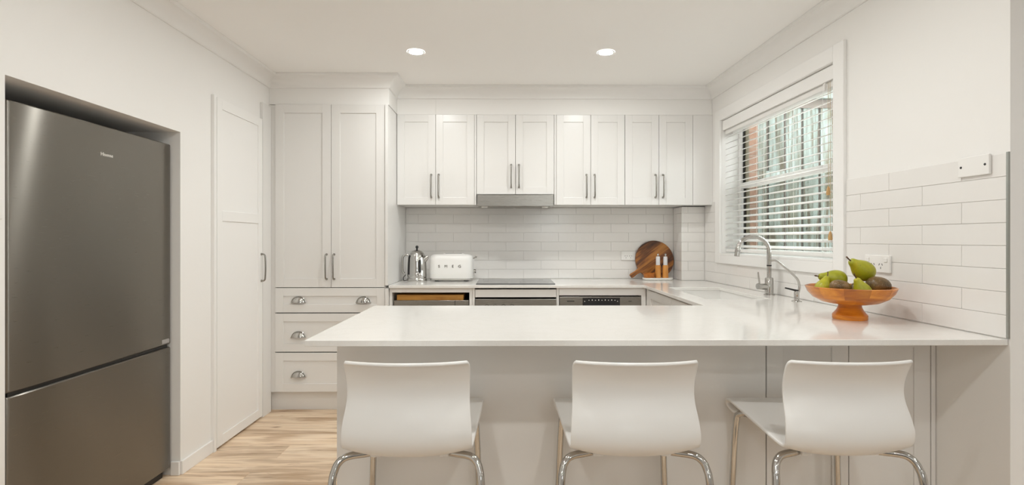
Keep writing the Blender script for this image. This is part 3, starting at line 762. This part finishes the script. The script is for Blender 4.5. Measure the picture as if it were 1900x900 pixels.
# ------------------------------------------------------------------ kettle
KX, KY = -.715, 4.165
t = thing('kettle', 'polished chrome dome kettle with black knob beside the toaster', 'kettle', (KX, KY, .90))
MK = T(KX, KY, .9002)
MB(MK).lathe([(0, 0), (.076, 0), (.078, .006), (.078, .022), (.074, .027), (0, .027)], 36).build('power_base', 'chrome', t, smooth=40)
MB(MK).lathe([(0, .0275), (.073, .0275), (.076, .040), (.0765, .052), (.075, .056), (.074, .10), (.072, .15), (.069, .185), (.062, .205), (.054, .216)], 40).build('body', 'chrome', t, smooth=40)
ld = MB(MK).lathe([(.055, .217), (.050, .226), (.036, .238), (.016, .246), (.0, .248)], 36).build('lid', 'chrome', t, smooth=50)
MB(MK).lathe([(0, .246), (.007, .247), (.006, .256), (.011, .262), (.0125, .270), (.009, .278), (0, .281)], 18).build('knob', 'black_plastic', ld, smooth=50)
hp = smoothpath([(-.066, -.01, .205), (-.092, -.012, .207), (-.110, -.013, .185), (-.113, -.013, .13), (-.110, -.013, .08), (-.098, -.012, .06)], 5)
MB(MK).tube(hp, .0095, 12).build('handle', 'chrome', t, smooth=60)
b_ = MB(MK)
rows = [[(r_*math.cos(a), r_*math.sin(a), z) for a in [math.radians(212+8*k/3) for k in range(7)]] for (r_, z) in ((.0765, .055), (.0755, .10), (.0735, .15), (.0708, .185), (.065, .205))]
b_.grid(rows); b_.build('black_strip', 'black_plastic', t, smooth=60, solid=.002)
b_ = MB(MK)
rows = [[(r_*math.cos(a), r_*math.sin(a), z) for a in [math.radians(296+w_*(k/4-.5)) for k in range(5)]] for (r_, z, w_) in ((.0762, .068, 4), (.0759, .075, 13), (.0750, .12, 14), (.0735, .165, 13), (.0730, .172, 4))]
b_.grid(rows); b_.build('water_gauge', 'black_plastic', t, smooth=60, solid=.002)
b_ = MB(MK)
b_.tube([(.052, -.008, .165), (.072, -.010, .182), (.090, -.012, .198)], [.026, .020, .011], 14); b_.build('spout', 'chrome', t, smooth=60)
MB(MK).tube(smoothpath([(-.07, -.03, .012), (-.095, -.035, .008), (-.10, -.03, .03), (-.085, -.02, .052)], 5), .0035, 8).build('cord', 'black_plastic', t, smooth=60)
# toaster
TX0, TX1, TY0, TY1 = -.622, -.272, 4.125, 4.325
t = thing('toaster', 'white retro two-slot toaster with chrome lettering on the back bench', 'toaster', ((TX0+TX1)/2, (TY0+TY1)/2, .90))
def rrect(x0, x1, y0, y1, r, n=6):
    out = []
    for (cx, cy, a0) in ((x1-r, y1-r, 0), (x0+r, y1-r, PI/2), (x0+r, y0+r, PI), (x1-r, y0+r, 1.5*PI)):
        out += [(cx+r*math.cos(a0+PI/2*k/n), cy+r*math.sin(a0+PI/2*k/n)) for k in range(n+1)]
    return out
def loft(mb, x0, x1, y0, y1, r, levels):
    rows = []
    for (z, ins) in levels:
        rows.append([(x, y, z) for x, y in rrect(x0+ins, x1-ins, y0+ins, y1-ins, max(r-ins*.6, .003))])
    mb.grid(rows, wrap=True); n = len(rows[0]); mb.add(rows[0], [tuple(range(n))]); mb.add(rows[-1], [tuple(range(n))]); return mb
loft(MB(), TX0, TX1, TY0, TY1, .06, [(.922, .004), (.93, 0), (.99, 0), (1.06, .003), (1.085, .007), (1.100, .016), (1.108, .030), (1.110, .045)]).build('shell', 'white_plastic', t, smooth=50)
loft(MB(), TX0+.006, TX1-.006, TY0+.006, TY1-.006, .055, [(.908, .004), (.912, 0), (.9218, 0)]).build('base', 'chrome', t, smooth=50)
for x in (TX0+.06, TX1-.06):
    for y in (TY0+.05, TY1-.05): MB().lathe([(0, .9002), (.016, .9002), (.016, .9085), (0, .9085)], 14, T(x, y, 0)).build('foot', 'black_plastic', t, smooth=40)
loft(MB(), TX0+.10, TX1-.07, TY0+.055, TY1-.055, .04, [(1.1101, 0), (1.113, .003), (1.116, .012)]).build('slot_surround', 'white_plastic', t, smooth=50)
for y in (4.205, 4.245): MB().box(TX0+.125, TX1-.095, y-.008, y+.008, 1.1162, 1.1172).build('slot', 'black_plastic', t)
for k, ch in enumerate('SMEG'):
    text_mesh(ch, .030, .0015, 'letter', 'nickel', T(-.536+.0535*k, TY0-.001, 1.018) @ RX(PI/2), t, 1.05)
MB().tube([(TX1-.004, 4.20, 1.078), (TX1+.012, 4.20, 1.085), (TX1+.02, 4.20, 1.09)], [.004, .004, .004], 8).lathe([(0, -.009), (.007, -.006), (.009, 0), (.007, .006), (0, .009)], 12, T(TX1+.020, 4.20, 1.092)).build('lever', 'chrome', t, smooth=50)
MB().lathe([(0, 0), (.018, 0), (.018, .012), (.014, .02), (0, .02)], 18, T(TX1-.001, 4.20, .975) @ RY(PI/2)).build('dial', 'chrome', t, smooth=40)
# ------------------------------------------------------------------ round board
t = thing('round_serving_board', 'round dark wooden serving board with handle leaning on the back wall', 'serving board', (1.222, 4.365, .90))
r_ = .160; lean = math.radians(9)
MBo = T(1.222, 4.368, .9015) @ RX(-lean)
ang = math.atan2(-.140, -.205)
outl = []
hw = .021
half = math.asin(hw/r_)
N = 56
for k in range(N+1):
    a = ang+half+(2*PI-2*half)*k/N; outl.append((r_*math.cos(a), r_*math.sin(a)))
ux, uz = math.cos(ang), math.sin(ang)
for (l, s) in ((.19, -.8), (.235, -.95), (.248, -.75), (.248, .75), (.235, .95), (.19, .8)): outl.append((ux*l-uz*s*hw, uz*l+ux*s*hw))
# board in spec x,z centred; local object axes follow the handle so the grain runs along it
b_ = MB(MBo @ T(0, 0, r_)); b_.prism(outl, -.009, .009)
brd = b_.build('board', 'board_wood', t, bevel=.003)
G = WORLD[t.name].inverted() @ MBo @ T(0, 0, r_) @ RY(-ang)
brd.data.transform(G.inverted()); brd.matrix_local = G
# tray and condiments
TRY = 4.262
t = thing('oval_tray', 'small white rounded tray holding grinders and a wooden bowl', 'tray', (1.21, TRY, .90))
loft(MB(), 1.090, 1.334, TRY-.05, TRY+.05, .045, [(.9005, .012), (.905, .004), (.913, 0), (.920, .0), (.920, .008), (.914, .012)]).build('body', 'tray_white', t, smooth=45)
ZT = .9145
def grinder(x, label):
    t = thing('salt_grinder', label, 'grinder', (x, TRY+.004, ZT), 0, 'orange wooden grinders on the tray'); M = T(x, TRY+.004, ZT)
    MB(M).lathe([(0, 0), (.0245, 0), (.0245, .006), (.022, .06), (.021, .106), (0, .106)], 20).build('wooden_base', 'grinder_wood', t, smooth=40)
    MB(M).lathe([(0, .1065), (.0165, .1065), (.017, .115), (.0165, .165), (.0145, .176), (0, .176)], 20).build('clear_top', 'salt_clear', t, smooth=40)
    MB(M).lathe([(0, .1762), (.0065, .1765), (.0045, .182), (.0085, .187), (.0085, .193), (.004, .199), (0, .200)], 14).build('knob', 'chrome', t, smooth=50)
grinder(1.216, 'left one of two orange wooden grinders on the white tray')
grinder(1.276, 'right one of two orange wooden grinders on the white tray')
o = MB(T(1.142, TRY-.004, ZT)).lathe([(0, 0), (.036, 0), (.042, .006), (.047, .040), (.045, .042), (.040, .038), (.036, .012), (0, .010)], 28).build('pinch_bowl', 'bowl_wood', None, smooth=40)
tag(recentre(o, (1.142, TRY-.004, ZT)), 'tiny round wooden pinch bowl at the left end of the tray', 'bowl')

# ------------------------------------------------------------------ fruit bowl
BX, BYc = 1.416, 2.175
t = thing('fruit_bowl', 'footed segmented wooden fruit bowl on the peninsula', 'bowl', (BX, BYc, .90))
MF = T(BX, BYc, .9002) @ Matrix.Diagonal((.87, .87, .94, 1))
MB(MF).lathe([(0, 0), (.071, 0), (.0735, .004), (.0735, .020), (.066, .028), (.056, .040), (.049, .055), (.047, .066), (0, .066)], 40).build('foot', 'bowl_wood', t, smooth=40)
outer = [(.02, .0665), (.075, .067), (.12, .076), (.155, .094), (.178, .118), (.189, .142)]
inner = [(.184, .144), (.172, .122), (.150, .100), (.118, .084), (.075, .075), (.02, .074)]
NSV = 11
for ring in (0, 1):
    for k in range(NSV):
        a0 = 2*PI*(k+.5*ring)/NSV+.3; a1 = a0+2*PI/NSV
        if ring == 0: pr = outer[:4]+inner[2:]
        else: pr = outer[3:]+inner[:3]
        MB(MF).lathe(pr+[pr[0]], 6, None, a0, a1, True).build('stave', 'bowl_wood', t, smooth=35)
MB(MF).lathe([(0, .0667), (.021, .0667), (.021, .0738), (0, .0738)], 20).build('centre_plug', 'bowl_wood', t)
def pear(label, loc, R, s=1.0, stem=((0, 0, 0), (.003, 0, .014), (.010, 0, .030))):
    """pear axis +z from its base centre, turned by R"""
    t = thing('pear', label, 'pear', loc, 0, 'green pears in the fruit bowl')
    M = T(*loc) @ R @ Matrix.Scale(s, 4)
    pr = [(0, -.034), (.012, -.0355), (.026, -.031), (.036, -.018), (.039, 0), (.036, .018), (.029, .034), (.022, .047), (.0175, .058), (.0145, .067), (.010, .0725), (.004, .074), (0, .0725)]
    P = smoothpath([(a, 0, c) for a, c in pr], 3)
    MB(M).lathe([(max(p.x, 0), p.z) for p in P], 28).build('flesh', 'pear_skin', t, smooth=70)
    MB(M @ T(0, 0, .0715)).tube(smoothpath(stem, 4), [.0026]*(4*(len(stem)-1)) + [.0036], 8).build('stem', 'stem_brown', t, smooth=60)
def avo(label, loc, R, s=1.0):
    t = thing('avocado', label, 'avocado', loc, 0, 'dark avocados in the fruit bowl')
    M = T(*loc) @ R @ Matrix.Scale(s, 4)
    pr = [(0, -.042), (.012, -.0405), (.024, -.033), (.032, -.018), (.0335, 0), (.031, .018), (.025, .033), (.016, .044), (.007, .049), (0, .050)]
    P = smoothpath([(a, 0, c) for a, c in pr], 3)
    MB(M).lathe([(max(p.x, 0), p.z) for p in P], 26).build('flesh', 'avocado_skin', t, smooth=70)
    MB(M @ T(0, 0, .049)).lathe([(0, 0), (.0035, 0), (.003, .004), (0, .004)], 8).build('stem_nub', 'stem_brown', t)
def Rdir(d, roll=0):
    return Vector(d).normalized().to_track_quat('Z', 'Y').to_matrix().to_4x4() @ RZ(roll)
Z0 = .90
pear('top pear resting on the avocados, stem pointing left, in front of the outlet', (BX+.066, BYc+.012, Z0+.198), Rdir((-.80, -.15, .55)), 1.06, ((0, 0, -.002), (.001, 0, .012), (.004, 0, .028)))
pear('green pear lying at the back left of the bowl', (BX-.016, BYc+.062, Z0+.160), Rdir((-.97, .10, .16)), 1.0, ((0, 0, -.003), (-.002, 0, .014), (.008, 0, .022), (.022, 0, .024)))
pear('green pear mostly hidden at the left rim of the bowl', (BX-.108, BYc+.012, Z0+.127), Rdir((.45, .1, .86)), .74)
pear('small yellow-green pear standing at the front of the bowl', (BX+.002, BYc-.078, Z0+.118), Rdir((-.42, .02, .9)), .84, ((0, 0, -.002), (-.002, 0, .012), (-.001, 0, .026)))
avo('speckled dark avocado at the front left of the bowl', (BX-.080, BYc-.058, Z0+.138), Rdir((.96, -.25, -.05)), .84)
avo('large brown avocado at the front right of the bowl', (BX+.082, BYc-.050, Z0+.143), Rdir((.93, .15, -.12)), 1.08)
avo('dark avocado at the right rim behind the large one', (BX+.118, BYc+.030, Z0+.142), Rdir((.55, .8, -.02)), .86)
avo('dark avocado half hidden in the middle of the bowl', (BX+.030, BYc-.002, Z0+.124), Rdir((.5, .85, .1)), .86)

# ------------------------------------------------------------------ stools
def make_stool(x, label):
    t = thing('bar_stool', label, 'stool', (x, 1.77, 0), 0, 'white bar stools along the peninsula')
    # side profile (y, z, half width, dish, wrap)
    pr = [(1.950, .588, .196, 0, 0), (1.972, .597, .206, 0, 0), (1.985, .612, .212, 0, 0), (1.980, .627, .2147, 0, 0), (1.962, .633, .2147, .003, 0), (1.91, .631, .213, .010, 0),
          (1.84, .624, .210, .018, 0), (1.77, .616, .206, .023, 0), (1.70, .608, .202, .026, 0), (1.645, .602, .199, .027, .001), (1.605, .601, .197, .026, .006),
          (1.578, .608, .196, .018, .018), (1.560, .626, .1955, .008, .029), (1.556, .650, .195, .002, .033), (1.565, .685, .192, 0, .034), (1.580, .720, .1885, 0, .034),
          (1.589, .752, .187, 0, .034), (1.587, .785, .1875, 0, .035), (1.577, .815, .1885, 0, .036), (1.563, .843, .1895, 0, .037), (1.553, .857, .188, 0, .037), (1.541, .864, .183, 0, .037)]
    P = smoothpath([(a, b2, c) for a, b2, c, d, e in pr], 3); Q = smoothpath([(d, e, 0) for a, b2, c, d, e in pr], 3)
    rows = []; n = 20
    for p, q in zip(P, Q):
        row = []
        for k in range(n+1):
            u = 2*k/n-1
            row.append((x+u*p.z, p.x+q.y*abs(u)**2.2, p.y-q.x*(1-abs(u)**2.2)))
        rows.append(row)
    MB().grid(rows).build('seat_shell', 'stool_plastic', t, smooth=60, solid=.011, bevel=.004)
    for s in (-1, 1):
        MB().tube(smoothpath([(x+s*.07, 1.69, .5625), (x+s*.13, 1.65, .564), (x+s*.185, 1.625, .564), (x+s*.208, 1.612, .553), (x+s*.219, 1.600, .53), (x+s*.225, 1.585, .48), (x+s*.240, 1.55, .24), (x+s*.254, 1.515, .012)], 5), .0115, 12).build('leg', 'chrome', t, smooth=60)
        MB().tube(smoothpath([(x+s*.07, 1.70, .5625), (x+s*.11, 1.80, .575), (x+s*.155, 1.915, .590), (x+s*.180, 1.945, .583), (x+s*.186, 1.952, .56), (x+s*.191, 1.957, .48), (x+s*.200, 1.965, .24), (x+s*.210, 1.975, .012)], 5), .0115, 12).build('leg', 'chrome', t, smooth=60)
        for (yy, xx, zz) in ((1.645, .105, .5745), (1.905, .150, .600)):
            MB().box(x+s*xx-.016, x+s*xx+.016, yy-.014, yy+.014, zz-.018, zz+.012).build('mount_pad', 'stool_plastic', t, bevel=.005)
        for (xx, yy) in ((.254, 1.515), (.210, 1.975)): MB().lathe([(0, 0), (.014, 0), (.014, .014), (.0118, .02), (0, .02)], 12, T(x+s*xx, yy, 0)).build('foot_cap', 'black_plastic', t, smooth=40)
    MB().tube([(x-.201, 1.966, .22), (x+.201, 1.966, .22)], .009, 10).build('footrest', 'chrome', t, smooth=50)
    return t
s0 = make_stool(-.304, 'white plastic bar stool nearest the fridge, left of three')
for (x, lab) in ((.3855, 'white plastic bar stool in the middle of the three at the peninsula'), (1.034, 'white plastic bar stool nearest the right wall below the fruit bowl')):
    c = copy_tree(s0); c.location = (x, 1.77, 0); c['label'] = lab

# ------------------------------------------------------------------ dark rug added behind the viewer to damp warm floor bounce
paint('added_rug_dark', (.13, .125, .12), .95, 400, .5)
t = thing('added_rug', 'added unseen charcoal rug behind the viewer that cuts warm floor bounce', 'rug', (1.2, -1.5, 0))
loft(MB(), -1.35, 3.7, -3.7, .75, .05, [(.001, 0), (.010, 0), (.012, .004)]).build('pile', 'added_rug_dark', t, smooth=40)
b_ = MB()
for k in range(84): b_.box(-1.33+.06*k, -1.31+.06*k, .752, .80, .001, .005)
b_.build('fringe', 'added_rug_dark', t)
# ------------------------------------------------------------------ downlights
def downlight(x, y, label):
    t = thing('downlight', label, 'light', (x, y, ZC), 0, 'recessed ceiling downlights')
    M = T(x, y, ZC)
    MB(M).lathe([(.0425, -.0035), (.047, -.004), (.053, -.0035), (.0545, -.0003)], 32).build('trim_ring', 'white_plastic', t, smooth=50)
    MB(M).lathe([(0, -.003), (.0425, -.003)], 32).build('diffuser', 'lamp_glow' if y > 1.5 else 'lamp_glow_living', t)
downlight(-.573, 3.30, 'lit round ceiling downlight nearer the tall pantry')
downlight(.614, 3.30, 'lit round ceiling downlight nearer the window')
for (y, w1) in ((1.9, 'above the peninsula'), (.5, 'just in front of the peninsula, out of frame'), (-.9, 'behind the viewer'), (-2.4, 'added out of view near the rear wall')):  # rearmost pair is added fill, never in view
    for (x, w2) in ((-.573, 'left'), (.614, 'right')):
        downlight(x, y, 'lit round ceiling downlight %s, %s one' % (w1, w2))
for (x, y, l) in ((2.2, .5, 'over the living area beside the wall end'), (3.5, .5, 'over the far right of the living area'), (2.2, -1.7, 'over the middle of the living area'), (3.5, -1.7, 'over the rear right of the living area')):  # downlights added out of view to fill the room with light
    downlight(x, y, 'added out-of-view fill downlight '+l)
